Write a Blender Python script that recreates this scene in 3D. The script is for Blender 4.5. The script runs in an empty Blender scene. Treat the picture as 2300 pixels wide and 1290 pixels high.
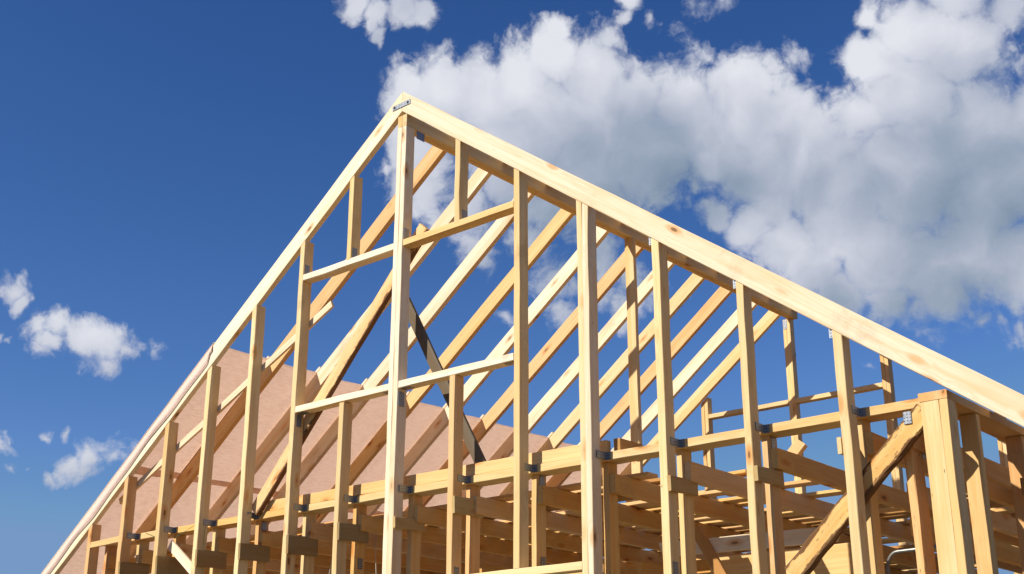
import bpy, bmesh, math, random
from mathutils import Vector, Matrix
random.seed(7)

# ------------------------------------------------------------------ camera
scene = bpy.context.scene
RIGHT = Vector((0.7624262, 0.6470728, 0.0017730))
UP = Vector((0.2183847, -0.2598934, 0.9406187))
FWD = Vector((-0.6091095, 0.7167651, 0.3394604))
cam_data = bpy.data.cameras.new("camera")
cam = bpy.data.objects.new("camera", cam_data)
scene.collection.objects.link(cam)
m3 = Matrix((RIGHT, UP, -FWD)).transposed()
cam.matrix_world = Matrix.Translation((0.0, -6.6, 1.6)) @ m3.to_4x4()
cam_data.sensor_width = 36.0
cam_data.lens = 36.0 * 2896.07 / 2300.0
cam_data.clip_start = 0.05
cam_data.clip_end = 20000.0
scene.camera = cam
scene.render.resolution_x = 1024
scene.render.resolution_y = 574

# ------------------------------------------------------------------ exposure, sun
scene.view_settings.view_transform = 'Standard'
scene.view_settings.look = 'None'
scene.view_settings.exposure = 0.3
scene.view_settings.gamma = 1.0

SUN_TRAVEL = Vector((0.40, 1.0, -0.84)).normalized()
sd = bpy.data.lights.new("sun", 'SUN')
sd.energy = 5.0
sd.angle = math.radians(0.53)
sd.color = (1.0, 0.94, 0.83)
sun = bpy.data.objects.new("sun", sd)
sun.rotation_euler = SUN_TRAVEL.to_track_quat('-Z', 'Y').to_euler()
sun.location = (-8, -15, 14)
scene.collection.objects.link(sun)

# ------------------------------------------------------------------ sky with clouds (world directions: azimuth, elevation, radius in degrees, density)
CLOUD_LOBES = [(-49.00,32.00,0.77,1.00),(-47.64,31.80,0.67,1.00),(-46.08,32.17,0.87,1.00),(-44.94,31.90,0.64,1.00),(-47.25,30.69,0.39,0.90),(-47.00,30.27,0.25,0.85),(-47.79,31.19,0.42,0.95),(-44.97,31.52,0.35,0.90),(-44.21,31.05,0.15,0.70),(-45.08,28.20,1.21,1.00),(-43.71,28.24,1.60,1.00),(-41.71,28.28,1.72,1.00),(-39.71,28.87,1.80,1.00),(-38.13,30.10,1.40,1.00),(-37.84,31.21,0.66,1.00),(-36.25,29.20,1.71,1.00),(-13.77,23.66,3.41,1.00),(-14.20,18.81,3.06,1.00),(-10.49,20.53,3.49,1.00),(-14.01,30.92,2.13,0.95),(-18.40,31.97,2.18,1.00),(-24.39,34.89,1.30,0.90),(-38.38,27.60,2.16,1.00),(-26.65,25.14,1.73,1.00),(-31.43,26.37,1.75,1.00),(-35.09,30.59,0.70,0.95),(-34.38,31.36,0.54,0.95),(-34.12,32.16,0.62,0.95),(-33.16,31.17,0.39,0.72),(-36.40,27.37,2.35,1.00),(-34.18,27.97,1.56,1.00),(-31.79,27.75,1.63,1.00),(-31.96,30.63,0.58,0.62),(-31.66,30.04,0.58,0.66),(-30.60,29.39,0.66,0.70),(-32.50,30.85,0.50,0.58),(-28.61,26.94,1.54,1.00),(-29.49,28.07,1.27,1.00),(-28.40,28.27,1.11,1.00),(-27.50,28.75,0.65,0.98),(-26.28,29.20,0.72,0.78),(-26.65,28.67,0.46,0.75),(-26.73,26.68,1.53,1.00),(-25.34,25.87,1.53,1.00),(-30.87,31.98,1.15,0.56),(-29.65,31.93,0.76,0.54),(-22.51,30.46,0.67,1.00),(-23.22,29.18,0.86,1.00),(-22.23,28.80,1.12,1.00),(-20.56,29.77,1.67,1.00),(-18.88,28.76,1.93,1.00),(-16.56,29.64,1.45,0.80),(-21.10,27.15,2.24,1.00),(-23.41,26.61,1.36,1.00),(-18.73,25.59,2.22,0.95),(-16.66,25.26,1.64,0.90),(-40.37,26.05,2.75,1.00),(-37.11,24.85,2.56,1.00),(-34.06,25.54,2.35,1.00),(-30.81,25.95,2.14,1.00),(-28.56,24.82,2.03,1.00),(-24.91,23.92,2.49,1.00),(-21.52,23.73,2.82,1.00),(-18.33,22.92,2.96,1.00),(-45.18,25.96,1.47,1.00),(-45.67,24.58,1.08,0.90),(-44.45,23.64,1.22,0.85),(-42.51,23.28,1.58,0.90),(-46.89,25.41,0.35,0.70),(-41.85,21.32,0.95,0.68),(-39.30,21.92,1.28,0.75),(-38.36,19.94,0.95,0.70),(-40.77,18.46,0.67,0.70),(-35.09,20.66,1.10,0.80),(-38.21,23.68,1.58,0.90),(-35.45,18.90,0.99,0.72),(-33.87,19.64,0.89,0.75),(-31.60,19.45,0.78,0.72),(-32.09,18.00,0.51,0.65),(-36.54,21.49,1.18,0.80),(-38.27,18.45,0.79,0.68),(-30.48,22.78,0.90,0.95),(-28.95,22.33,1.28,1.00),(-27.18,21.32,1.55,1.00),(-26.08,19.98,1.50,1.00),(-27.83,23.41,1.28,1.00),(-24.70,21.98,2.10,1.00),(-22.87,20.46,2.28,1.00),(-20.84,19.67,2.03,1.00),(-19.07,20.22,2.42,1.00),(-17.35,19.25,2.11,1.00),(-24.88,19.01,1.07,1.00),(-22.89,18.46,0.95,1.00),(-20.69,18.52,1.09,1.00),(-31.57,23.85,0.59,0.66),(-20.41,16.99,0.56,0.62),(-19.68,16.88,0.63,0.68),(-18.88,16.73,0.59,0.68),(-17.99,16.55,0.70,0.68),(-18.41,16.13,0.48,0.60),(-24.18,16.18,0.49,0.58),(-17.78,17.45,0.92,0.74),(-63.01,18.29,0.70,0.87),(-62.42,17.95,0.52,0.87),(-62.00,18.15,0.28,0.78),(-62.82,16.42,0.37,0.70),(-62.35,16.38,0.24,0.65),(-61.14,17.05,0.56,0.87),(-60.30,17.01,0.67,0.87),(-59.29,16.36,0.83,0.87),(-58.47,16.62,0.87,0.87),(-57.67,16.22,0.72,0.87),(-58.52,15.67,0.60,0.83),(-60.58,16.23,0.63,0.83),(-56.04,16.51,0.53,0.74),(-56.84,16.48,0.42,0.65),(-58.01,18.11,0.34,0.63),(-58.73,18.02,0.17,0.57),(-61.89,12.62,0.37,0.74),(-62.43,12.48,0.44,0.74),(-60.62,12.75,0.28,0.71),(-59.73,12.60,0.28,0.71),(-62.00,11.59,0.29,0.65),(-61.25,11.54,0.18,0.61),(-60.25,10.94,0.37,0.83),(-59.42,11.21,0.56,0.87),(-58.66,11.67,0.63,0.87),(-57.83,11.60,0.64,0.87),(-61.13,10.87,0.20,0.70),(-58.78,11.07,0.48,0.87),(-57.22,11.92,0.45,0.78)]
SHADE_LOBES = [(-37.34,24.07,3.35,0.90),(-32.82,24.50,2.94,0.95),(-29.65,24.32,2.14,0.80),(-19.69,22.74,3.54,0.90),(-22.80,22.93,2.27,0.60),(-40.37,25.66,2.17,0.30),(-20.04,18.45,2.05,0.80),(-17.22,21.46,2.21,0.90),(-26.03,22.87,1.92,0.50),(-24.97,19.12,1.15,0.60),(-21.28,20.86,2.45,0.60),(-58.65,10.80,0.56,0.50),(-60.25,10.64,0.37,0.50),(-58.43,15.40,0.68,0.40),(-38.25,20.73,1.78,0.40),(-22.14,18.29,1.51,0.60),(-47.13,30.51,0.58,0.40),(-28.43,26.54,1.16,0.30)]
BRIGHT_LOBES = [(-43.71,28.53,1.76,0.70),(-39.26,28.77,1.76,0.70),(-37.90,30.67,1.17,0.90),(-36.35,29.68,1.17,0.70),(-33.80,31.86,0.96,0.60),(-33.70,29.00,0.97,0.70),(-31.95,28.72,1.16,0.80),(-28.49,28.46,1.15,0.80),(-30.02,28.20,1.16,0.60),(-45.04,28.49,0.98,0.60),(-22.59,30.06,0.94,0.70),(-23.14,29.02,0.94,0.70),(-21.05,27.61,1.49,0.50),(-18.77,29.48,1.29,0.40),(-26.01,25.37,1.34,0.50),(-23.31,25.65,1.52,0.50),(-28.72,22.70,1.16,0.70),(-26.74,21.77,1.35,0.80),(-25.22,20.68,1.15,0.50),(-60.13,17.12,0.94,0.80),(-58.79,16.88,0.94,0.80),(-62.69,18.33,0.74,0.70),(-58.77,11.81,0.63,0.90),(-57.85,11.78,0.56,0.60),(-48.33,31.95,0.96,0.50),(-17.65,26.35,1.10,0.40),(-41.27,28.58,1.17,0.40),(-24.47,24.25,1.34,0.30)]



def unit(az, el):
    a, e = math.radians(az), math.radians(el)
    return (math.cos(e) * math.sin(a), math.cos(e) * math.cos(a), math.sin(e))


world = bpy.data.worlds.new("World")
scene.world = world
world.use_nodes = True
wt = world.node_tree
wt.nodes.clear()


class NT:
    """small helper for wiring nodes"""
    def __init__(s, tree): s.t = tree
    def n(s, kind, **kw):
        nd = s.t.nodes.new(kind)
        for k, v in kw.items(): setattr(nd, k, v)
        return nd
    def put(s, sock, v):
        if isinstance(v, bpy.types.NodeSocket): s.t.links.new(v, sock)
        elif v is not None: sock.default_value = v
    def math(s, op, a, b=None, c=None, clamp=False):
        nd = s.n('ShaderNodeMath', operation=op, use_clamp=clamp)
        for i, v in enumerate((a, b, c)):
            if v is not None: s.put(nd.inputs[i], v)
        return nd.outputs[0]
    def vec(s, op, a, b=None, scale=None):
        nd = s.n('ShaderNodeVectorMath', operation=op)
        s.put(nd.inputs[0], a)
        if b is not None: s.put(nd.inputs[1], b)
        if scale is not None: s.put(nd.inputs['Scale'], scale)
        return nd.outputs['Value'] if op in ('DISTANCE', 'LENGTH', 'DOT_PRODUCT') else nd.outputs[0]
    def noise(s, v, scale, detail=4, rough=0.5, col=False, dist=0.0):
        nd = s.n('ShaderNodeTexNoise')
        nd.noise_dimensions = '3D'
        s.put(nd.inputs['Vector'], v)
        nd.inputs['Scale'].default_value = scale
        nd.inputs['Detail'].default_value = detail
        nd.inputs['Roughness'].default_value = rough
        nd.inputs['Distortion'].default_value = dist
        return nd.outputs['Color'] if col else nd.outputs['Fac']
    def step(s, v, lo, hi, a=0.0, b=1.0):
        nd = s.n('ShaderNodeMapRange', interpolation_type='SMOOTHSTEP')
        s.put(nd.inputs['Value'], v)
        for k, x in zip(('From Min', 'From Max', 'To Min', 'To Max'), (lo, hi, a, b)):
            s.put(nd.inputs[k], x)
        return nd.outputs['Result']
    def lin(s, v, lo, hi, a=0.0, b=1.0):
        nd = s.n('ShaderNodeMapRange')
        s.put(nd.inputs['Value'], v)
        for k, x in zip(('From Min', 'From Max', 'To Min', 'To Max'), (lo, hi, a, b)):
            s.put(nd.inputs[k], x)
        return nd.outputs['Result']
    def mix(s, f, a, b, blend='MIX'):
        nd = s.n('ShaderNodeMix', data_type='RGBA', blend_type=blend)
        nd.clamp_factor = True
        s.put(nd.inputs[0], f)
        s.put(nd.inputs[6], a)
        s.put(nd.inputs[7], b)
        return nd.outputs[2]


W = NT(wt)
tc = W.n('ShaderNodeTexCoord')
dirv = tc.outputs['Generated']
sky = W.n('ShaderNodeTexSky', sky_type='NISHITA')
sky.sun_disc = False
sky.sun_elevation = math.radians(38.0)
sky.sun_rotation = math.atan2(-SUN_TRAVEL.x, -SUN_TRAVEL.y)
sky.altitude = 200
sky.air_density = 1.0
sky.dust_density = 0.35
sky.ozone_density = 2.2
SKY_STRENGTH = 0.10
raw = W.vec('SCALE', sky.outputs[0], scale=SKY_STRENGTH)
# deep polarised blue: steeper response per channel
sx = W.n('ShaderNodeSeparateXYZ'); wt.links.new(raw, sx.inputs[0])
cx = W.n('ShaderNodeCombineXYZ')
for k_, (a_, p_, m_) in enumerate(((1.75, 1.72, 0.185), (1.22, 1.40, 0.32), (1.36, 1.24, 0.56))):
    wt.links.new(W.math('MINIMUM', W.math('MULTIPLY', W.math('POWER', sx.outputs[k_], p_), a_), m_), cx.inputs[k_])
clear = cx.outputs[0]

# ragged lookup direction
warp = W.vec('SUBTRACT', W.noise(dirv, 14, 2, 0.5, col=True), (0.5, 0.5, 0.5))
warp2 = W.vec('SUBTRACT', W.noise(dirv, 60, 4, 0.6, col=True), (0.5, 0.5, 0.5))
dwa = W.vec('ADD', dirv, W.vec('SCALE', warp, scale=0.045))
dw = W.vec('ADD', dwa, W.vec('SCALE', warp2, scale=0.013))


def billow(v):
    """rounded heaps: folded noise at two sizes"""
    a_ = W.math('ABSOLUTE', W.math('SUBTRACT', W.noise(v, 24, 3, 0.45), 0.5))
    b_ = W.math('ABSOLUTE', W.math('SUBTRACT', W.noise(v, 60, 3, 0.5), 0.5))
    return W.math('ADD', W.math('MULTIPLY', a_, 2.0), W.math('MULTIPLY', b_, 0.9))


def lobes(v, L, soft):
    acc = None
    for az, el, r, w in L:
        d = W.vec('DISTANCE', v, unit(az, el))
        f_ = W.math('MULTIPLY_ADD', d, -w / (soft * math.radians(r)), w)
        acc = f_ if acc is None else W.math('MAXIMUM', acc, f_)
    return W.math('MAXIMUM', acc, 0.0)


field = lobes(dw, CLOUD_LOBES, 2.0)
shade = lobes(dw, SHADE_LOBES, 1.7)
glow = lobes(dwa, BRIGHT_LOBES, 1.8)
fb = W.noise(dirv, 26, 5, 0.58)
fb2 = W.noise(dw, 90, 6, 0.68)
BIG = [q for q in CLOUD_LOBES if q[2] >= 1.15]
big1 = lobes(dwa, BIG, 2.7)
big2 = lobes(W.vec('ADD', dwa, (-0.016, -0.016, 0.024)), BIG, 2.7)
side = W.math('SUBTRACT', big1, big2)      # positive on the sunny upper left of each heap
H1 = billow(dw)
solidc = W.step(field, 0.48, 0.76, 1.0, 0.06)
nz = W.math('ADD', W.math('MULTIPLY', W.math('SUBTRACT', fb, 0.5), 0.62), W.math('MULTIPLY', W.math('SUBTRACT', fb2, 0.5), 0.50))
nz = W.math('ADD', nz, W.math('MULTIPLY', W.math('SUBTRACT', H1, 0.22), 0.55))
dens = W.math('MULTIPLY_ADD', nz, solidc, field)
alpha = W.step(dens, 0.29, 0.72)
# relief: billows catch the sun on their upper left
dv = dwa
s1 = W.noise(dv, 9, 4, 0.45)
s2 = W.noise(W.vec('ADD', dv, (-0.009, -0.012, 0.018)), 9, 4, 0.45)
rel = W.math('SUBTRACT', s1, s2)
lit = W.math('MULTIPLY_ADD', rel, 0.8, 0.66)
lit = W.math('MULTIPLY_ADD', side, 0.50, lit)
lit = W.math('MULTIPLY_ADD', W.math('SUBTRACT', fb2, 0.5), 0.10, lit)
lit = W.math('MULTIPLY_ADD', W.math('SUBTRACT', H1, 0.22), 0.18, lit)
lit = W.math('MULTIPLY_ADD', W.math('SUBTRACT', fb, 0.5), 0.15, lit)
lit = W.math('MULTIPLY_ADD', glow, 0.30, lit)
lit = W.math('SUBTRACT', lit, W.math('MULTIPLY', shade, 0.62))
ramp = W.n('ShaderNodeValToRGB')
wt.links.new(lit, ramp.inputs[0])
cr = ramp.color_ramp
cr.elements[0].position = 0.0
cr.elements[0].color = (0.235, 0.31, 0.41, 1)
cr.elements[1].position = 1.0
cr.elements[1].color = (0.77, 0.79, 0.85, 1)
e = cr.elements.new(0.33); e.color = (0.36, 0.42, 0.53, 1)
e = cr.elements.new(0.66); e.color = (0.56, 0.59, 0.69, 1)
final = W.mix(alpha, clear, ramp.outputs[0])
bg = W.n('ShaderNodeBackground')
wt.links.new(final, bg.inputs['Color'])
bg.inputs['Strength'].default_value = 0.81   # goes with the exposure of 0.3
wo = W.n('ShaderNodeOutputWorld')
wt.links.new(bg.outputs[0], wo.inputs['Surface'])

# ------------------------------------------------------------------ materials
def new_mat(name):
    m = bpy.data.materials.new(name)
    m.use_nodes = True
    m.node_tree.nodes.clear()
    return m, NT(m.node_tree)


def finish(N, base, rough, normal=None, metallic=0.0, spec=0.5):
    b = N.n('ShaderNodeBsdfPrincipled')
    N.put(b.inputs['Base Color'], base)
    N.put(b.inputs['Roughness'], rough)
    N.put(b.inputs['Metallic'], metallic)
    b.inputs['Specular IOR Level'].default_value = spec
    if normal is not None: N.put(b.inputs['Normal'], normal)
    o = N.n('ShaderNodeOutputMaterial')
    N.t.links.new(b.outputs[0], o.inputs['Surface'])
    return b


def bump(N, h, strength, dist):
    b = N.n('ShaderNodeBump')
    N.put(b.inputs['Height'], h)
    b.inputs['Strength'].default_value = strength
    b.inputs['Distance'].default_value = dist
    return b.outputs[0]


def wood_material(name, bark=0.0, both=True):
    m, N = new_mat(name)
    tcn = N.n('ShaderNodeTexCoord')
    oi = N.n('ShaderNodeObjectInfo')
    off = N.vec('SCALE', (37.0, 17.0, 53.0), scale=oi.outputs['Random'])
    p = N.vec('ADD', tcn.outputs['Object'], off)
    sep0 = N.n('ShaderNodeSeparateXYZ')
    N.put(sep0.inputs[0], tcn.outputs['Object'])
    # knots: sparse cells stretched along the grain (object X)
    kp = N.vec('MULTIPLY', p, (2.0, 5.5, 5.5))
    vo = N.n('ShaderNodeTexVoronoi')
    N.put(vo.inputs['Vector'], kp)
    vo.inputs['Scale'].default_value = 1.55
    kd = vo.outputs['Distance']
    ksel = N.n('ShaderNodeSeparateColor')
    N.put(ksel.inputs[0], vo.outputs['Color'])
    has = N.math('GREATER_THAN', ksel.outputs[0], 0.50)
    # grain: stretched noise, bent round the knots
    bend = N.math('MULTIPLY', N.step(kd, 0.05, 0.5, 1.0, 0.0), has)
    wob = N.noise(N.vec('MULTIPLY', p, (1.1, 4.0, 4.0)), 1.0, 2, 0.5)
    gp = N.vec('MULTIPLY', p, (0.45, 13.0, 13.0))
    rings = N.math('ADD', N.math('MULTIPLY', N.noise(gp, 1.0, 3, 0.5), 15.0), N.math('MULTIPLY', bend, 2.6))
    rings = N.math('ADD', rings, N.math('MULTIPLY', wob, 3.0))
    band = N.math('MULTIPLY_ADD', N.math('SINE', N.math('MULTIPLY', rings, 3.0)), 0.5, 0.5)
    fine = N.noise(N.vec('MULTIPLY', p, (5.0, 160.0, 160.0)), 1.0, 3, 0.6)
    blot = N.noise(N.vec('MULTIPLY', p, (1.3, 6.0, 6.0)), 1.0, 3, 0.6)
    base = oi.outputs['Color']
    dark = N.mix(1.0, base, (0.83, 0.66, 0.46, 1), 'MULTIPLY')
    c = N.mix(N.math('MULTIPLY', N.math('POWER', band, 3.0), 0.34), base, dark)
    c = N.mix(N.step(blot, 0.48, 0.80, 0.0, 0.55), c, N.mix(1.0, base, (0.96, 0.76, 0.53, 1), 'MULTIPLY'))
    c = N.mix(N.step(blot, 0.42, 0.20, 0.0, 0.5), c, N.mix(1.0, base, (1.06, 1.16, 1.28, 1), 'MULTIPLY'))
    c = N.mix(N.step(fine, 0.45, 0.85, 0.0, 0.30), c, dark)
    # the knot itself and its halo
    halo = N.math('MULTIPLY', N.step(kd, 0.12, 0.30, 0.75, 0.0), has)
    c = N.mix(halo, c, N.mix(1.0, base, (0.80, 0.50, 0.28, 1), 'MULTIPLY'))
    core = N.math('MULTIPLY', N.step(kd, 0.07, 0.115, 0.85, 0.0), has)
    c = N.mix(core, c, (0.17, 0.075, 0.030, 1))
    # small nail heads and pin marks
    vn = N.n('ShaderNodeTexVoronoi')
    N.put(vn.inputs['Vector'], N.vec('MULTIPLY', p, (2.3, 8.0, 8.0)))
    vn.inputs['Scale'].default_value = 1.8
    nsel = N.n('ShaderNodeSeparateColor')
    N.put(nsel.inputs[0], vn.outputs['Color'])
    nail = N.math('MULTIPLY', N.math('LESS_THAN', vn.outputs['Distance'], 0.045), N.math('GREATER_THAN', nsel.outputs[1], 0.72))
    c = N.mix(N.math('MULTIPLY', nail, 0.75), c, (0.10, 0.06, 0.03, 1))
    # saw chatter across the grain, and broad streaks of sapwood and heartwood
    chat = N.math('MULTIPLY_ADD', N.math('SINE', N.math('MULTIPLY', N.math('ADD', sep0.outputs[0], N.math('MULTIPLY', wob, 0.02)), 520.0)), 0.5, 0.5)
    c = N.mix(N.math('MULTIPLY', N.math('MULTIPLY', chat, N.step(blot, 0.50, 0.70)), 0.12), c, dark)
    streak = N.noise(N.vec('MULTIPLY', p, (0.22, 11.0, 11.0)), 1.0, 2, 0.5)
    c = N.mix(N.step(streak, 0.52, 0.66, 0.0, 0.50), c, N.mix(1.0, base, (0.93, 0.74, 0.52, 1), 'MULTIPLY'))
    c = N.mix(N.step(streak, 0.44, 0.34, 0.0, 0.45), c, N.mix(1.0, base, (1.08, 1.14, 1.22, 1), 'MULTIPLY'))
    # grey handling dirt
    dirt = N.noise(N.vec('MULTIPLY', p, (2.2, 3.0, 3.0)), 1.0, 5, 0.7)
    c = N.mix(N.step(dirt, 0.56, 0.80, 0.0, 0.45), c, (0.25, 0.18, 0.10, 1))
    if bark:
        sep = N.n('ShaderNodeSeparateXYZ')
        N.put(sep.inputs[0], tcn.outputs['Object'])
        bn = N.noise(N.vec('MULTIPLY', p, (6.0, 26.0, 26.0)), 1.0, 5, 0.7)
        edge = N.math('ABSOLUTE', sep.outputs[2]) if both else N.math('MULTIPLY', sep.outputs[2], -0.95)
        mm = N.math('ADD', N.math('MULTIPLY', N.lin(edge, 0.012, 0.058), 0.50), bn)
        c = N.mix(N.step(mm, 0.76, 0.86, 0.0, bark), c, (0.10, 0.04, 0.018, 1))
        fl = N.noise(N.vec('MULTIPLY', p, (14.0, 60.0, 60.0)), 1.0, 3, 0.6)
        c = N.mix(N.step(fl, 0.62, 0.70, 0.0, 0.8), c, (0.16, 0.07, 0.03, 1))
    saw = N.noise(N.vec('MULTIPLY', p, (150.0, 8.0, 8.0)), 1.0, 2, 0.5)
    h = N.math('ADD', N.math('MULTIPLY', fine, 0.7), N.math('MULTIPLY', saw, 0.5))
    nrm = bump(N, h, 0.35, 0.002)
    finish(N, c, N.lin(fine, 0.2, 0.8, 0.62, 0.82), nrm, spec=0.12)
    return m


WOOD = wood_material('sawn_softwood')
BARKWOOD = wood_material('softwood_with_bark', 0.9)
WANEY = wood_material('softwood_with_one_waney_edge', 0.9, False)

PALE = (0.74, 0.56, 0.30, 1)
CREAM = (0.80, 0.66, 0.475, 1)
YEL = (0.72, 0.51, 0.24, 1)
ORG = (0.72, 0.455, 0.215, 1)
BRN = (0.45, 0.25, 0.09, 1)
GREY = (0.15, 0.12, 0.085, 1)
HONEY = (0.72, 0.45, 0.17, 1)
DEAL = (0.66, 0.385, 0.13, 1)  # HONEY and DEAL: warm look of the shaded joists put into the base colour


def vary(c, k=0.085):
    f = 1 + random.uniform(-k, k)
    g = 1 + random.uniform(-k, k) * 0.6
    return (min(1, c[0] * f), min(1, c[1] * f * g), min(1, c[2] * f * g * g), 1)


def metal_material():
    m, N = new_mat('galvanised_perforated_steel')
    tcn = N.n('ShaderNodeTexCoord')
    p = tcn.outputs['Object']
    sep = N.n('ShaderNodeSeparateXYZ')
    N.put(sep.inputs[0], p)
    def cell(a, per, sh=0.5):
        return N.math('SUBTRACT', N.math('FRACT', N.math('ADD', N.math('DIVIDE', a, per), sh)), 0.5)
    fx, fz = cell(sep.outputs[0], 0.018), cell(sep.outputs[2], 0.018)
    r2 = N.math('ADD', N.math('MULTIPLY', fx, fx), N.math('MULTIPLY', fz, fz))
    hole = N.math('LESS_THAN', r2, 0.045)
    mott = N.noise(p, 60, 4, 0.6)
    c = N.mix(mott, (0.17, 0.185, 0.21, 1), (0.36, 0.385, 0.42, 1))
    c = N.mix(hole, c, (0.035, 0.03, 0.03, 1))
    finish(N, c, N.lin(mott, 0.3, 0.7, 0.32, 0.5), metallic=N.math('MULTIPLY', N.math('SUBTRACT', 1.0, hole), 0.55))
    return m


METAL = metal_material()


def plain(name, col, rough=0.6, metallic=0.0, var=0.12, scale=30):
    m, N = new_mat(name)
    tcn = N.n('ShaderNodeTexCoord')
    ns = N.noise(tcn.outputs['Object'], scale, 4, 0.6)
    d = tuple(x * (1 - var * 2) for x in col[:3]) + (1,)
    finish(N, N.mix(ns, col, d), rough, bump(N, ns, 0.2, 0.002), metallic)
    return m


STEEL_PIPE = plain('dull_zinc_pipe', (0.30, 0.30, 0.28, 1), 0.38, 0.7)
CORD = plain('white_cord', (0.62, 0.58, 0.50, 1), 0.6)
STRING = plain('green_string', (0.05, 0.22, 0.10, 1), 0.7)
PLASTIC = plain('white_plastic', (0.62, 0.64, 0.66, 1), 0.4)
BOLT = plain('black_bolt', (0.02, 0.02, 0.02, 1), 0.4, 0.5)
CONCRETE = plain('concrete', (0.36, 0.34, 0.31, 1), 0.9, 0, 0.2, 6)


def membrane_material(name='roof_membrane_fabric', thin=0.80, fade=(1, 1, 1, 1)):
    m, N = new_mat(name)
    tcn = N.n('ShaderNodeTexCoord')
    p = tcn.outputs['Object']
    fib = N.noise(N.vec('MULTIPLY', p, (55.0, 13.0, 55.0)), 1.0, 4, 0.6, dist=0.4)
    big = N.noise(p, 1.3, 4, 0.6)
    c = N.mix(N.step(fib, 0.35, 0.75), (0.86, 0.73, 0.66, 1), (0.79, 0.645, 0.57, 1))
    c = N.mix(N.step(big, 0.4, 0.75, 0, 0.35), c, (0.82, 0.68, 0.62, 1))
    c = N.mix(1.0, c, fade, 'MULTIPLY')
    nrm = bump(N, N.math('ADD', N.math('MULTIPLY', fib, 0.3), N.noise(p, 3.0, 3, 0.5)), 0.5, 0.02)
    d = N.n('ShaderNodeBsdfDiffuse')
    N.put(d.inputs['Color'], c); N.put(d.inputs['Normal'], nrm)
    t = N.n('ShaderNodeBsdfTranslucent')
    N.put(t.inputs['Color'], N.mix(1.0, c, (0.98, 0.95, 0.89, 1), 'MULTIPLY')); N.put(t.inputs['Normal'], nrm)
    mx = N.n('ShaderNodeMixShader')
    mx.inputs[0].default_value = thin
    N.t.links.new(d.outputs[0], mx.inputs[1]); N.t.links.new(t.outputs[0], mx.inputs[2])
    o = N.n('ShaderNodeOutputMaterial')
    N.t.links.new(mx.outputs[0], o.inputs['Surface'])
    return m


MEMBRANE = membrane_material()
FOLDED = membrane_material('folded_membrane_fabric', 0.14, (0.98, 0.86, 0.80, 1))


def ground_material():
    m, N = new_mat('dry_building_site_soil')
    tcn = N.n('ShaderNodeTexCoord')
    p = tcn.outputs['Object']
    a = N.noise(p, 0.35, 6, 0.6)
    b = N.noise(p, 9.0, 5, 0.7)
    g = N.noise(p, 0.06, 4, 0.6)
    c = N.mix(a, (0.13, 0.085, 0.045, 1), (0.085, 0.06, 0.03, 1))
    c = N.mix(N.step(b, 0.5, 0.8, 0, 0.5), c, (0.18, 0.12, 0.065, 1))
    c = N.mix(N.step(g, 0.50, 0.62, 0, 0.8), c, (0.05, 0.065, 0.02, 1))
    finish(N, c, 0.95, bump(N, b, 0.6, 0.05))
    return m


# ------------------------------------------------------------------ object helpers
COL = scene.collection


def link(name, me, mat, world_m, parent=None, tint=None):
    o = bpy.data.objects.new(name, me)
    COL.objects.link(o)
    if mat is not None and not me.materials: me.materials.append(mat)
    o.matrix_world = world_m
    if parent is not None:
        o.parent = parent
        o.matrix_parent_inverse = Matrix.Identity(4)
        o.matrix_basis = WM[parent.name].inverted() @ world_m
    WM[o.name] = world_m.copy()
    if tint is not None: o.color = tint
    return o


WM = {}


def thing(o, label, cat, group=None):
    o['label'] = label
    o['category'] = cat
    if group: o['group'] = group
    return o


def frame(p0, p1, side):
    p0, p1 = Vector(p0), Vector(p1)
    X = (p1 - p0).normalized()
    Y = Vector(side)
    Y = (Y - X * Y.dot(X)).normalized()
    Z = X.cross(Y)
    if Z.z < -1e-4: Y, Z = -Y, -Z
    return p0, X, Y, Z, (p1 - p0).length


def timber(name, p0, p1, w, h, side=(0, 1, 0), parent=None, tint=PALE, mat=None, cut0=None, cut1=None,
           bevel=0.003, rough=0.0017, seg=0.22, bow=0.0, shift=True):
    """sawn timber with its grain along local X; w is its size along `side`, h across it.
       cut0 / cut1: (point, normal) of the plane an end is sawn along."""
    P0, X, Y, Z, L = frame(p0, p1, side)
    M = Matrix((X, Y, Z)).transposed().to_4x4()
    M.translation = P0
    Mi = M.inverted()
    n = max(1, int(L / seg))
    hw, hh, b = w / 2, h / 2, bevel
    sec = [(-hw + b, -hh), (hw - b, -hh), (hw, -hh + b), (hw, hh - b), (hw - b, hh), (-hw + b, hh), (-hw, hh - b), (-hw, -hh + b)]
    bm = bmesh.new()
    rings = []
    bw = random.uniform(-1, 1) * bow
    for i in range(n + 1):
        t = i / n
        dy, dz = random.uniform(-rough, rough), random.uniform(-rough, rough)
        dz += bw * math.sin(math.pi * t)
        ring = []
        for y, z in sec:
            y2 = y + dy + random.uniform(-rough, rough) * 0.5
            z2 = z + dz + random.uniform(-rough, rough) * 0.5
            x = L * t
            if (i == 0 and cut0) or (i == n and cut1):
                q, nn = (cut0 if i == 0 else cut1)
                q, nn = Mi @ Vector(q), Mi.to_3x3() @ Vector(nn)
                x = q.x - (nn.y * (y2 - q.y) + nn.z * (z2 - q.z)) / nn.x
            ring.append(bm.verts.new((x, y2, z2)))
        rings.append(ring)
    for i in range(n):
        for k in range(8):
            bm.faces.new((rings[i][k], rings[i][(k + 1) % 8], rings[i + 1][(k + 1) % 8], rings[i + 1][k]))
    bm.faces.new(rings[0][::-1])
    bm.faces.new(rings[-1])
    bmesh.ops.recalc_face_normals(bm, faces=bm.faces)
    me = bpy.data.meshes.new(name)
    bm.to_mesh(me); bm.free()
    return link(name, me, mat or WOOD, M, parent, vary(tint))


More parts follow.
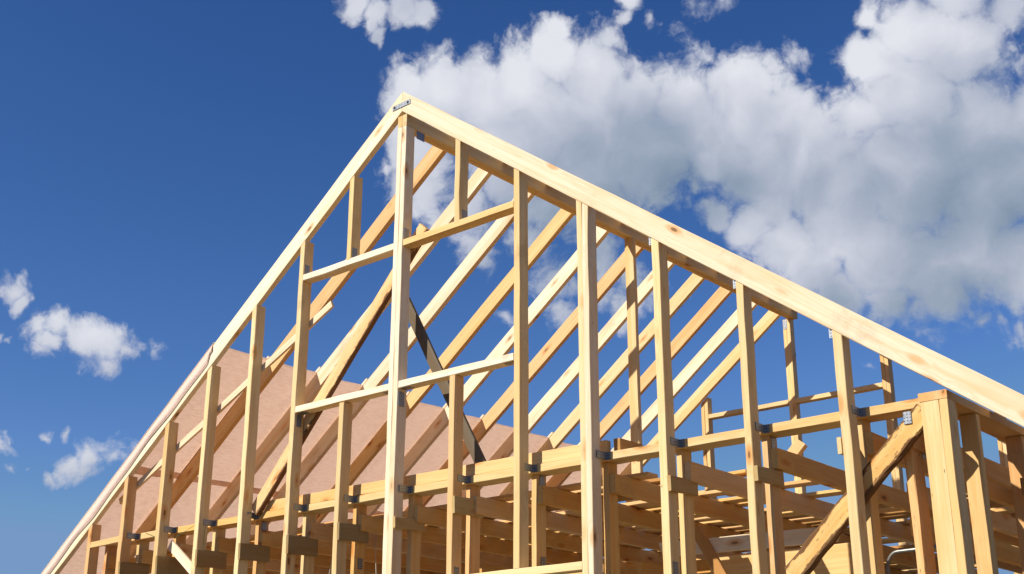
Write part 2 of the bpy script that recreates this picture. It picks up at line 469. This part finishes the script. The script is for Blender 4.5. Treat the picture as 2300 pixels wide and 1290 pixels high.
def solid(name, build, mat, parent=None, loc=(0, 0, 0), M=None, smooth=False):
    bm = bmesh.new()
    build(bm)
    bmesh.ops.recalc_face_normals(bm, faces=bm.faces)
    me = bpy.data.meshes.new(name)
    bm.to_mesh(me); bm.free()
    if smooth:
        for f_ in me.polygons: f_.use_smooth = True
    return link(name, me, mat, M or Matrix.Translation(loc), parent)


def add_box(bm, lo, hi):
    v = [bm.verts.new((x, y, z)) for x in (lo[0], hi[0]) for y in (lo[1], hi[1]) for z in (lo[2], hi[2])]
    for f_ in ((0, 1, 3, 2), (4, 6, 7, 5), (0, 4, 5, 1), (2, 3, 7, 6), (0, 2, 6, 4), (1, 5, 7, 3)):
        bm.faces.new([v[i] for i in f_])


def add_tube(bm, pts, r, n=10):
    pts = [Vector(p) for p in pts]
    rings = []
    ref = Vector((0.13, 0.21, 0.97)).normalized()
    for i, p in enumerate(pts):
        d = (pts[min(i + 1, len(pts) - 1)] - pts[max(i - 1, 0)]).normalized()
        a = d.cross(ref)
        if a.length < 0.05: a = d.cross(Vector((1, 0, 0)))
        a.normalize(); b = d.cross(a)
        rings.append([bm.verts.new(p + (a * math.cos(2 * math.pi * k / n) + b * math.sin(2 * math.pi * k / n)) * r) for k in range(n)])
    for i in range(len(rings) - 1):
        for k in range(n):
            bm.faces.new((rings[i][k], rings[i][(k + 1) % n], rings[i + 1][(k + 1) % n], rings[i + 1][k]))
    bm.faces.new(rings[0][::-1]); bm.faces.new(rings[-1])


def plate(p, ex, ez, wx, wz, parent, name='bracket', off=0.0015):
    """flat perforated strap: centre p, in-plane axes ex, ez"""
    ex, ez = Vector(ex).normalized(), Vector(ez).normalized()
    ey = ez.cross(ex)
    M = Matrix((ex, ey, ez)).transposed().to_4x4(); M.translation = Vector(p)
    def b(bm): add_box(bm, (-wx / 2, -off, -wz / 2), (wx / 2, off, wz / 2))
    return solid(name, b, METAL, parent, M=M)


# ------------------------------------------------------------------ ground and foundation
def gb(bm):
    N_ = 60
    vs = {}
    def co(i):
        t = (i / N_) * 2 - 1
        return math.copysign(abs(t) ** 3, t) * 2500
    for i in range(N_ + 1):
        for j in range(N_ + 1):
            x, y = co(i), co(j)
            d = math.hypot(x, y)
            z = 0.0 if d < 30 else (math.sin(x * 0.011) + math.cos(y * 0.013)) * min(0.4, (d - 30) * 0.002)
            vs[i, j] = bm.verts.new((x, y, z - 0.02))
    for i in range(N_):
        for j in range(N_):
            bm.faces.new((vs[i, j], vs[i + 1, j], vs[i + 1, j + 1], vs[i, j + 1]))
g = solid('ground', gb, ground_material(), loc=(-6, 3, 0), smooth=True)
g['kind'] = 'structure'

# ------------------------------------------------------------------ the house
AX = -6.79            # ridge line
SL, SR = 0.755, 0.728  # slope of the two sides of the roof
ZL = 6.527            # underside of the rafters at the ridge line
TV = 0.182            # their height measured plumb
PH = math.atan(0.741)
TH = TV * math.cos(PH)
D_ = 0.05             # board thickness
house = bpy.data.objects.new('timber_house', None)
COL.objects.link(house)
house.location = (AX, 3.2, 0)
WM['timber_house'] = Matrix.Translation((AX, 3.2, 0))
thing(house, 'unfinished gabled house frame of new pale softwood, its steep rafters open to the sky', 'house')


def zu(x):            # underside of the rafters
    return ZL - (SL if x < AX else SR) * abs(x - AX)


def rafter(y, left=True, x_end=-12.95, tint=PALE, name='rafter', th=D_, dz=0.0):
    sgn = -1 if left else 1
    S = SL if left else SR
    mid = TV / 2
    p1 = Vector((AX, y + th / 2, ZL + mid + dz))
    p0 = Vector((x_end, y + th / 2, ZL + mid + dz - S * abs(x_end - AX)))
    return timber(name, p0, p1, th, TH, (0, 1, 0), house, tint,
                  cut0=((x_end, 0, 0), (1, 0, 0)), cut1=((AX + sgn * 0.0015, 0, 0), (1, 0, 0)), bow=0.004, seg=0.35)


def up_stud(x0, w, z0, z1, y0=0.0, d=0.1, tint=PALE, slope=None, name='stud', parent=None, mat=None, rough=0.0018):
    """upright from z0; slope 'L' / 'R' saws its head along the rafters"""
    xc = x0 + w / 2
    cut1 = None
    if slope:
        s_ = SL if slope == 'L' else -SR
        z1 = zu(xc) - 0.002
        cut1 = ((xc, 0, z1), (-s_, 0, 1))
    return timber(name, (xc, y0 + d / 2, z0), (xc, y0 + d / 2, z1), d, w, (0, 1, 0), parent or house, tint, mat,
                  cut1=cut1, rough=rough, bow=0.006)


# front rafters (rake), then the rafters behind them on both slopes
rl = rafter(-0.003, True, tint=CREAM)
rr = rafter(-0.004, False, x_end=-1.55, tint=CREAM)
ys = [0.61, 1.205, 1.805, 2.40, 2.975, 3.567, 4.14, 4.73, 5.29, 5.845, 6.365]
tl = [ORG, CREAM, CREAM, YEL, CREAM, ORG, CREAM, PALE, ORG, CREAM, PALE]
for y, t in zip(ys, tl):
    rafter(y + random.uniform(-.004, .004), True, tint=t)
    rafter(y, False, x_end=-1.55, tint=random.choice([PALE, YEL, ORG]))

# apex plate with two bolts
ap = plate((AX - 0.004, -0.0075, 6.581), (1, 0, 0.02), (-0.02, 0, 1), 0.205, 0.042, rl, 'bracket')
for dx in (-0.075, 0.075):
    M = Matrix.Translation((AX - 0.004 + dx, -0.011, 6.581 + dx * 0.02)) @ Matrix.Rotation(math.pi / 2, 4, 'X')
    solid('bolt', lambda bm: bmesh.ops.create_cone(bm, cap_ends=True, segments=10, radius1=0.011, radius2=0.009, depth=0.008), BOLT, rl, M=M)

# ridge beam of two boards, standing on the king post
for x0 in (-6.835, -6.784):
    timber('ridge_beam', (x0 + 0.0245, 0.002, 6.437), (x0 + 0.0245, 6.50, 6.437), 0.049, 0.103, (1, 0, 0), house, YEL if x0 < -6.8 else PALE, bow=0.003)
for x0 in (-6.8335, -6.783):
    up_stud(x0, 0.048, 0.35, 6.383, tint=CREAM)
# post under the ridge half way down the house, rear king post
up_stud(-6.835, 0.10, 3.34, 6.384, y0=3.16, d=0.05, tint=PALE)

# front gable wall
IY = 0.195
FRONT = [(-12.42, .05), (-11.86, .052), (-11.32, .05), (-10.745, .055), (-10.237, .055), (-9.686, .058), (-9.128, .058), (-8.558, .058), (-7.966, .055),
         (-5.596, .054), (-4.408, .058), (-3.796, .049), (-3.184, .057)]
studs = {}
ft = {-10.745: ORG, -10.237: ORG, -9.128: PALE, -8.558: PALE, -7.966: PALE}
for x, w in FRONT:
    z0 = 2.742 if x == -5.596 else 0.35
    studs[x] = up_stud(x, w, z0, 0, tint=ft.get(x, PALE), slope='L' if x < AX else 'R')
studs[-5.023] = up_stud(-5.023, .048, 0.35, 0, tint=PALE, slope='R')
studs[-4.973] = up_stud(-4.973, .049, 0.35, 0, tint=CREAM, slope='R')
# short uprights above and below the crossbars
up_stud(-7.382, .052, 5.372, 0, tint=YEL, slope='L')
up_stud(-6.188, .052, 5.372, 0, tint=PALE, slope='R')
studs[-7.382] = up_stud(-7.382, .052, 0.35, 4.171, tint=PALE)
studs[-6.203] = up_stud(-6.203, .053, 0.35, 4.175, tint=ORG)
# crossbars
def crossbar(x0, x1, za, zb, tint, y0=0.001, d=0.098, h=0.054, name='crossbar'):
    return timber(name, (x0, y0 + d / 2, za), (x1, y0 + d / 2, zb), d, h, (0, 1, 0), house, tint)
ca = crossbar(-7.909, -6.836, 5.343, 5.352, CREAM)
cb = crossbar(-6.733, -5.598, 5.356, 5.372, YEL)
cc = crossbar(-7.909, -6.836, 4.206, 4.208, CREAM)
cd = crossbar(-6.733, -5.598, 4.206, 4.206, CREAM)
hd = crossbar(-6.148, -5.025, 2.712, 2.714, PALE, name='window_header')

# little galvanised plates round the crossbars
plate((-7.9105, 0.04, 5.425), (0, 1, 0), (0, 0, 1), 0.05, 0.085, ca)
plate((-7.327, 0.04, 5.43), (0, 1, 0), (0, 0, 1), 0.05, 0.085, ca)
plate((-6.7325, 0.035, 5.44), (0, 1, 0), (0, 0, 1), 0.055, 0.09, cb)
plate((-6.133, 0.06, 5.45), (0, 1, 0), (0, 0, 1), 0.055, 0.07, cb)
plate((-7.9105, 0.05, 4.12), (0, 1, 0), (0, 0, 1), 0.05, 0.10, cc)
plate((-6.7325, 0.04, 4.10), (0, 1, 0), (0, 0, 1), 0.06, 0.11, cd)
for q, par in (((-7.86, 0.05, 4.1765), cc), ((-6.88, 0.05, 4.178), cc), ((-6.68, 0.05, 4.1765), cd), ((-5.65, 0.05, 4.1765), cd)):
    plate(q, (1, 0, 0), (0, 1, 0), 0.09, 0.05, par)
# straps hugging the heads of the studs on the right slope, beside the stud's left edge
for x in (-4.408, -3.796, -3.184):
    z = zu(x) - 0.03
    plate((x - 0.012, 0.012, z + 0.012), (1, 0, 0), (0, 0, 1), 0.024, 0.055, studs.get(x, rr))
plate((-6.73, 0.16, 6.34), (0, 1, 0), (0, 0, 1), 0.09, 0.07, house)

for q in ((-6.149, 0.05, 2.74), (-4.3495, 0.05, 2.62)):
    plate(q, (0, 1, 0), (0, 0, 1), 0.05, 0.13, house)
for q in ((-6.152, IY + 0.05, 2.66), (-7.331, IY + 0.05, 2.95), (-5.543, IY + 0.06, 2.80)):
    plate(q, (0, 1, 0), (0, 0, 1), 0.05, 0.08, house)

# corner post, double, under the capping block of the wall plate
cp1 = up_stud(-2.706, .103, 0.35, 3.386, d=0.115, tint=PALE, rough=.002)
cp2 = up_stud(-2.601, .046, 0.35, 3.386, d=0.115, tint=PALE)
timber('top_plate', (-2.633, -0.002, 3.4125), (-2.633, 6.42, 3.4125), 0.16, 0.048, (1, 0, 0), house, ORG)
# right hand wall behind the corner
for i, y in enumerate((0.42, 1.12, 1.72, 2.31, 2.92, 3.5, 4.1, 4.7, 5.3, 5.9)):
    up_stud(-2.665, 0.098, 0.35, 3.386, y0=y, d=0.05, tint=(YEL, ORG, PALE)[i % 3])
    if i in (1, 3):
        up_stud(-2.665, 0.098, 0.35, 3.386, y0=y + 0.052, d=0.05, tint=BRN)
timber('spacer_board', (-2.555, 1.0, 3.06), (-2.555, 1.75, 3.06), 0.025, 0.10, (1, 0, 0), house, BRN)

# ceiling-level rail behind the studs, its steel angles, rim beam on top of it
XR = [-10.69, -10.182, -9.628, -9.07, -8.5, -7.911, -7.33, -6.734, -6.15, -5.542, -4.924, -4.35, -3.747, -3.127]
ends = XR[1:] + [-2.72]
segs = [(-10.745, -9.70, ORG), (-9.698, -7.98, HONEY), (-7.978, -5.03, YEL), (-5.028, -3.80, PALE), (-3.798, -2.72, YEL)]
GY, GZ, GH = 0.152, 3.4275, 0.055
for x0, x1, t in segs:
    timber('top_plate', (x0, GY + 0.075, GZ), (x1, GY + 0.075, GZ), 0.15, GH, (0, 1, 0), house, t)
timber('crossbar', (-10.18, GY - 0.14, GZ - 0.03), (-10.75, GY - 0.14, GZ - 0.045), 0.02, 0.055, (0, 1, 0), house, YEL)
for i, x in enumerate(XR):
    par = house
    if x < -10.2: continue
    plate((x + 0.0025, 0.10, GZ), (0, 1, 0), (0, 0, 1), 0.105, 0.052, par)
    plate((x + 0.018, GY - 0.003, GZ), (1, 0, 0), (0, 0, 1), 0.034, 0.052, par)
plate((-3.205, GY - 0.003, GZ), (1, 0, 0), (0, 0, 1), 0.034, 0.055, house)
timber('rim_beam', (-8.42, GY + 0.035, 3.50), (-4.93, GY + 0.035, 3.50), 0.05, 0.085, (0, 1, 0), house, YEL,
       cut0=((-8.42, 0, 3.46), (1, 0, -0.7)))
timber('rim_beam', (-4.86, GY + 0.035, 3.49), (-4.86, GY + 0.3, 3.49), 0.05, 0.11, (1, 0, 0), house, BRN)

# inner row of studs, the spacer boards that tie it to the front row
INNER = [-10.745, -10.237, -9.686, -9.128, -8.558, -7.966, -7.382, -6.785, -6.203, -5.596, -4.99, -4.408, -3.796, -3.184]
IY = 0.195
for i, x in enumerate(INNER):
    z0 = 2.742 if x == -5.596 else 0.35
    s_ = up_stud(x, 0.05, z0, GZ - GH / 2 - 0.001, y0=IY, d=0.1, tint=(ORG, YEL, HONEY, YEL)[i % 4])
    if i in (4, 9, 12):
        plate((x + 0.0525, IY + 0.05, 3.355), (0, 1, 0), (0, 0, 1), 0.05, 0.08, s_)
SP = {-10.182: (3.06, 3.19), -9.628: (3.02, 3.19), -9.07: (3.05, 3.19), -8.5: (3.06, 3.19), -7.911: (3.052, 3.198), -7.33: (3.10, 3.23),
      -6.734: (3.13, 3.21), -6.15: (3.17, 3.29), -4.35: (3.105, 3.20), -3.747: (3.09, 3.18)}
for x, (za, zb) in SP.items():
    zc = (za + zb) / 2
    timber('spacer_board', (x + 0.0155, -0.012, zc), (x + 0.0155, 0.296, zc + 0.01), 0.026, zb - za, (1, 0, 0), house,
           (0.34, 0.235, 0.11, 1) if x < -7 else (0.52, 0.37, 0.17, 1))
timber('spacer_board', (-3.20, 0.0, 3.22), (-3.20, 0.3, 3.23), 0.026, 0.095, (1, 0, 0), house, PALE)
timber('window_header', (-6.148, IY + 0.05, 2.715), (-5.0, IY + 0.05, 2.715), 0.098, 0.05, (0, 1, 0), house, YEL)

# joists running to the rear wall
JT, JH = 3.318, 0.125
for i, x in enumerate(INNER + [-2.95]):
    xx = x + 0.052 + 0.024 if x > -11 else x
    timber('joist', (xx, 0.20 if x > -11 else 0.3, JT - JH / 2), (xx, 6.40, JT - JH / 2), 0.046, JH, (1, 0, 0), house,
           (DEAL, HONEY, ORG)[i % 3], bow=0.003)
# second tier of ties lower down, hung on steel shoes
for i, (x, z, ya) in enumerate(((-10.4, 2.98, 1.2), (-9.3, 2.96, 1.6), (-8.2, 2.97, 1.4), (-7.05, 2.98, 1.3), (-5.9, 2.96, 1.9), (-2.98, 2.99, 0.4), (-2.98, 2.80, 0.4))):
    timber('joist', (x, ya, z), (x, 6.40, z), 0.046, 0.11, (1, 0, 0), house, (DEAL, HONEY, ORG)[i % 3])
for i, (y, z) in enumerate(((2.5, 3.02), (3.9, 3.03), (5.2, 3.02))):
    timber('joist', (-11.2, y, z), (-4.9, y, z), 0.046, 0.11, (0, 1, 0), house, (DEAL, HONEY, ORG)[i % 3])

# rear gable wall
RY = 6.418
for x, w, sl in ((-11.5, .09, 'L'), (-10.35, .09, 'L'), (-9.21, .09, 'L'), (-8.063, .095, 'L'), (-5.738, .092, 'R'), (-4.57, .09, 'R'), (-3.42, .09, 'R')):
    for k in (0, 1):
        up_stud(x + k * w / 2, w / 2 - .002, 0.35, 0, y0=RY, d=0.1, tint=(YEL, PALE)[k], slope=sl)
for k in (0, 1):
    up_stud(-6.893 + k * 0.047, 0.045, 0.35, 6.383, y0=RY, d=0.1, tint=(YEL, PALE)[k])
plate((-6.86, RY - 0.003, 6.32), (1, 0, 0), (0, 0, 1), 0.05, 0.11, house)
for a, b, z in ((-7.966, -6.895, 5.395), (-6.80, -5.74, 5.395), (-5.646, -4.572, 5.395), (-9.12, -8.065, 5.395 - .9),
                (-12.3, -10.36, 3.41), (-10.26, -8.065, 3.41), (-7.966, -6.895, 3.41), (-6.80, -5.74, 3.41), (-5.646, -4.572, 3.41), (-4.48, -2.72, 3.41)):
    if z < zu(a) and z < zu(b):
        timber('crossbar', (a, RY + 0.05, z), (b, RY + 0.05, z), 0.098, 0.05, (0, 1, 0), house, random.choice([YEL, PALE]))

# left wall, sills and foundation, out of the picture but holding the frame up
timber('top_plate', (-12.80, 0.0, 2.00), (-12.80, 6.5, 2.00), 0.12, 0.05, (1, 0, 0), house, YEL)
for i in range(12):
    up_stud(-12.85, 0.10, 0.35, 1.973, y0=0.02 + i * 0.585, d=0.05, tint=YEL)
for (a, b, sd_) in (((-12.9, 0.07, .31), (-2.45, 0.07, .31), (0, 1, 0)), ((-12.9, 6.46, .31), (-2.45, 6.46, .31), (0, 1, 0)),
                    ((-12.82, 0.16, .31), (-12.82, 6.37, .31), (1, 0, 0)), ((-2.58, 0.16, .31), (-2.58, 6.37, .31), (1, 0, 0))):
    timber('sill', a, b, 0.16, 0.078, sd_, house, YEL)
def fb_(bm):
    add_box(bm, (-6.15, -3.3, -0.3), (4.40, -3.0, 0.268)); add_box(bm, (-6.15, 3.1, -0.3), (4.40, 3.4, 0.268))
    add_box(bm, (-6.15, -2.999, -0.3), (-5.85, 3.099, 0.267)); add_box(bm, (4.10, -2.999, -0.3), (4.40, 3.099, 0.267))
solid('foundation', fb_, CONCRETE, house, loc=(AX, 3.2, 0))
def fl_(bm): add_box(bm, (-5.84, -2.99, -0.1), (4.09, 3.09, 0.20))
solid('ground_floor', fl_, CONCRETE, house, loc=(AX, 3.2, 0))

# braces
timber('brace', (-10.45, 0.115, 3.775), (-7.655, 0.115, 5.085), 0.024, 0.062, (0, 1, 0), house, CREAM)
timber('brace', (-8.49, 0.130, 3.462), (-6.619, 0.130, 5.50), 0.044, 0.115, (0, 1, 0), house, ORG, WANEY)
timber('brace', (-6.035, 0.236, 3.44), (-6.92, 0.236, 4.98), 0.028, 0.090, (0, 1, 0), house, GREY)['label'] = 'weathered grey brace board'
timber('brace', (-9.62, 0.125, 3.30), (-9.0, 0.125, 2.86), 0.024, 0.085, (0, 1, 0), house, CREAM)
o = timber('brace', (-3.62, 0.145, 2.55), (-2.74, 0.145, 3.375), 0.05, 0.125, (0, 1, 0), house, HONEY, BARKWOOD, rough=0.0035, seg=0.06, bevel=0.010)
o['label'] = 'rough brace with strips of bark left on'
plate((-2.835, 0.116, 3.345), (1, 0, 0), (0, 0, 1), 0.045, 0.07, o)
o = up_stud(-2.918, .046, 0.35, 3.30, y0=0.22, d=0.15, tint=ORG, mat=BARKWOOD, rough=0.004)
o['label'] = 'stud with a waney bark edge'
plate((-2.87, 0.40, 3.20), (0, 1, 0), (0, 0, 1), 0.11, 0.075, o)
up_stud(-2.80, .05, 0.35, 3.38, y0=0.30, d=0.1, tint=BRN)
# lower cross beam inside, with its raking prop
timber('crossbar', (-5.04, 0.92, 2.915), (-3.67, 0.92, 2.893), 0.04, 0.097, (0, 1, 0), house, CREAM, cut0=((-5.04, 0, 2.96), (1, 0, 0.35)), cut1=((-3.67, 0, 2.94), (1, 0, -0.5)))
timber('brace', (-4.45, 0.88, 2.55), (-4.72, 0.88, 3.02), 0.035, 0.075, (0, 1, 0), house, BRN)
timber('sheathing_board', (-4.95, 1.42, 2.80), (-3.75, 1.42, 2.80), 0.02, 0.22, (0, 1, 0), house, YEL)
timber('sheathing_board', (-4.95, 1.42, 2.57), (-3.75, 1.42, 2.57), 0.02, 0.22, (0, 1, 0), house, PALE)
plate((-3.00, 1.22, 2.99), (1, 0, 0.1), (0, 0, 1), 0.05, 0.13, house)

# roof membrane on the left slope: two courses, lapped, with battens over each rafter
def zt(x): return ZL + TV - SL * abs(x - AX)
def course(x0, x1, lift, y0=-0.010, y1=6.52, sag=0.012):
    def b(bm):
        nx, ny = 40, 130
        grid = {}
        for k, dz in enumerate((0.0, 0.0012)):
            for i in range(nx + 1):
                for j in range(ny + 1):
                    x = x0 + (x1 - x0) * i / nx
                    y = y0 + (y1 - y0) * j / ny
                    ph = ((y - 0.025) % 0.585) / 0.585
                    wv = 0.004 * math.sin(x * 3.1 + 1.3 * math.sin(y * 2.3)) + 0.003 * math.sin(y * 5.1 + x)
                    if i == 0 and lift > 0.002: x += 0.03 * math.sin(y * 1.7) - 0.02 * math.cos(y * 0.9)
                    z = zt(x) + lift + dz + 0.002 - sag * math.sin(math.pi * ph) ** 2 + abs(wv) * math.sin(math.pi * ph)
                    grid[k, i, j] = bm.verts.new((x - AX, y - 3.2, z))
        for i in range(nx):
            for j in range(ny):
                bm.faces.new((grid[0, i, j], grid[0, i, j + 1], grid[0, i + 1, j + 1], grid[0, i + 1, j]))
                bm.faces.new((grid[1, i, j], grid[1, i + 1, j], grid[1, i + 1, j + 1], grid[1, i, j + 1]))
        for i in range(nx):
            for j in (0, ny):
                bm.faces.new((grid[0, i, j], grid[0, i + 1, j], grid[1, i + 1, j], grid[1, i, j]))
        for j in range(ny):
            for i in (0, nx):
                bm.faces.new((grid[0, i, j], grid[0, i, j + 1], grid[1, i, j + 1], grid[1, i, j]))
    return solid('roof_membrane', b, MEMBRANE, house, loc=(AX, 3.2, 0), smooth=True)
course(-10.33, -9.065, 0.004)
course(-12.97, -10.26, 0.0005)
# the edge of the membrane folded down over the front rafter
def flap(bm):
    n = 150
    rows = []
    for i in range(n + 1):
        t = i / n
        x = -9.07 + (-12.95 + 9.07) * t
        wid = 0.102 + 0.010 * math.sin(t * 21) + 0.006 * math.sin(t * 47 + 1)
        if t < 0.012: wid *= 0.55
        r = []
        for k in range(7):
            u = k / 6
            out = 0.003 + (0.015 * u / 0.72 if u < 0.74 else 0.016 - 0.014 * (u - 0.72) / 0.28) + 0.004 * math.sin(t * 60 + u * 5) * u * (1 - u)
            r.append((x - AX, -3.2 - 0.004 - out, zt(x) + 0.010 - u * wid / math.cos(PH) - 0.008))
        rows.append(r)
    vf = [[bm.verts.new(p) for p in r] for r in rows]
    vb = [[bm.verts.new((p[0], p[1] + 0.0015, p[2])) for p in r] for r in rows]
    for i in range(n):
        for k in range(6):
            bm.faces.new((vf[i][k], vf[i + 1][k], vf[i + 1][k + 1], vf[i][k + 1]))
            bm.faces.new((vb[i][k], vb[i][k + 1], vb[i + 1][k + 1], vb[i + 1][k]))
        bm.faces.new((vf[i][0], vb[i][0], vb[i + 1][0], vf[i + 1][0]))
        bm.faces.new((vf[i][6], vf[i + 1][6], vb[i + 1][6], vb[i][6]))
solid('membrane_edge', flap, FOLDED, house, loc=(AX, 3.2, 0))
timber('batten', (-12.95, 0.018, zt(-12.95) + 0.010), (-9.06, 0.018, zt(-9.06) + 0.010), 0.05, 0.014, (0, 1, 0), house, CREAM)
for i, y in enumerate(ys):
    xe = -9.07 + random.uniform(-0.01, 0.06)
    yb = y + 0.025
    p1 = Vector((xe, yb, zt(xe) + 0.026)); p0 = Vector((-12.95, yb, zt(-12.95) + 0.026))
    timber('batten', p0, p1, 0.05, 0.028, (0, 1, 0), house, CREAM)

# ------------------------------------------------------------------ loose things in and on the frame
y = 0.42
k = 0
PL_GROUP = 'loose planks laid across the ceiling joists'
while y < 6.25:
    w = random.uniform(0.10, 0.15)
    for (xa, xb) in ((-10.3, -7.2), (-7.1, -3.6)):
        xa2, xb2 = xa + random.uniform(-0.5, 0.2), xb + random.uniform(-0.1, 0.9)
        if xb > -5 and y < 2.2: xb2 = -4.6 + random.uniform(-0.5, 0.3)
        if random.random() < 0.12: continue
        lay = 0 if random.random() < 0.85 else 1
        zc = JT + 0.0145 + 0.026 * lay
        ang = random.uniform(-0.03, 0.03)
        o = timber('loose_plank', (xa2, y + w / 2, zc), (xb2, y + w / 2 + ang, zc + random.uniform(0, .002)), w, 0.024, (0, 1, 0), None,
                   random.choice([HONEY, ORG, DEAL, BRN]), bow=0.002)
        thing(o, 'rough sawn plank lying loose across the ceiling joists', 'plank', PL_GROUP)
    y += w + random.choice([0.012, 0.035, 0.06, 0.10, 0.17])
for i, (xa, xb, yy, zz) in enumerate(((-4.25, -3.35, 3.30, 0.012), (-4.10, -3.50, 3.48, 0.012), (-4.18, -3.42, 3.38, 0.038), (-3.95, -3.25, 5.05, 0.012),
                                     (-4.75, -4.05, 1.35, 0.012), (-4.70, -3.95, 1.78, 0.012), (-5.6, -4.3, 0.95, 0.040), (-6.9, -5.7, 0.70, 0.040), (-8.2, -7.3, 0.55, 0.040))):
    o = timber('loose_plank', (xa, yy, JT + zz + 0.003), (xb, yy + random.uniform(-.04, .04), JT + zz + 0.003), 0.12, 0.024, (0, 1, 0), None, random.choice([HONEY, ORG, DEAL]))
    thing(o, 'rough sawn plank lying loose across the ceiling joists', 'plank', PL_GROUP)
o = timber('offcut', (-3.86, 0.62, 3.322), (-3.77, 0.66, 3.44), 0.045, 0.075, (0, 1, 0), None, ORG)
thing(o, 'short reddish offcut standing tilted on a joist right of centre', 'offcut')

def cord(name, pts, r, mat, label, cat):
    c = Vector(pts[0])
    o = solid(name, lambda bm: add_tube(bm, [Vector(p) - c for p in pts], r, 6), mat, loc=c, smooth=True)
    return thing(o, label, cat)
cord('hanging_cord', [(-8.03, .62, 3.26), (-8.06, .62, 3.18), (-8.075, .62, 3.08), (-8.10, .62, 2.95), (-8.13, .62, 2.6)], 0.0035, CORD,
     'pale cord hanging between the studs left of the spacer board', 'cord')
cord('hanging_cord', [(-7.56, .62, 3.24), (-7.555, .62, 3.05), (-7.54, .62, 2.9), (-7.55, .62, 2.6)], 0.0035, CORD,
     'thin white cord hanging just left of the double king post', 'cord')
cord('green_string', [(-9.15, .13, 3.47), (-9.25, .11, 3.44), (-9.45, .14, 3.40), (-9.60, .14, 3.36), (-9.70, .147, 3.43), (-9.9, .147, 3.40), (-10.05, .147, 3.45)], 0.0022, STRING,
     'thin green string draped along the rail at the lower left', 'string')
cord('green_string', [(-9.055, .06, 3.40), (-9.052, .05, 3.2), (-9.05, .07, 3.0), (-9.06, .06, 2.7)], 0.0022, STRING,
     'green string hanging straight down beside a stud', 'string')
pp = [(-3.885, 2.0, 2.0), (-3.885, 2.0, 2.80)] + [(-3.885 + 0.085 * (1 - math.cos(a)), 2.0, 2.80 + 0.112 * math.sin(a)) for a in [math.pi / 2 * i / 8 for i in range(1, 9)]] + [(-3.5, 2.0, 2.918), (-3.2, 2.0, 2.918)]
cord('bent_pipe', pp, 0.013, STEEL_PIPE, 'grey metal pipe bent over beside the bark-edged stud', 'pipe')
def lampb(bm):
    bmesh.ops.create_cone(bm, cap_ends=True, segments=14, radius1=0.022, radius2=0.03, depth=0.07)
    r = bmesh.ops.create_cone(bm, cap_ends=True, segments=12, radius1=0.03, radius2=0.008, depth=0.03)
    for v in r['verts']: v.co.z += 0.05
o = solid('socket', lampb, PLASTIC, loc=(-7.60, 0.85, 3.15), smooth=False)
thing(o, 'small white plastic socket hanging under the joists left of the king post', 'socket')
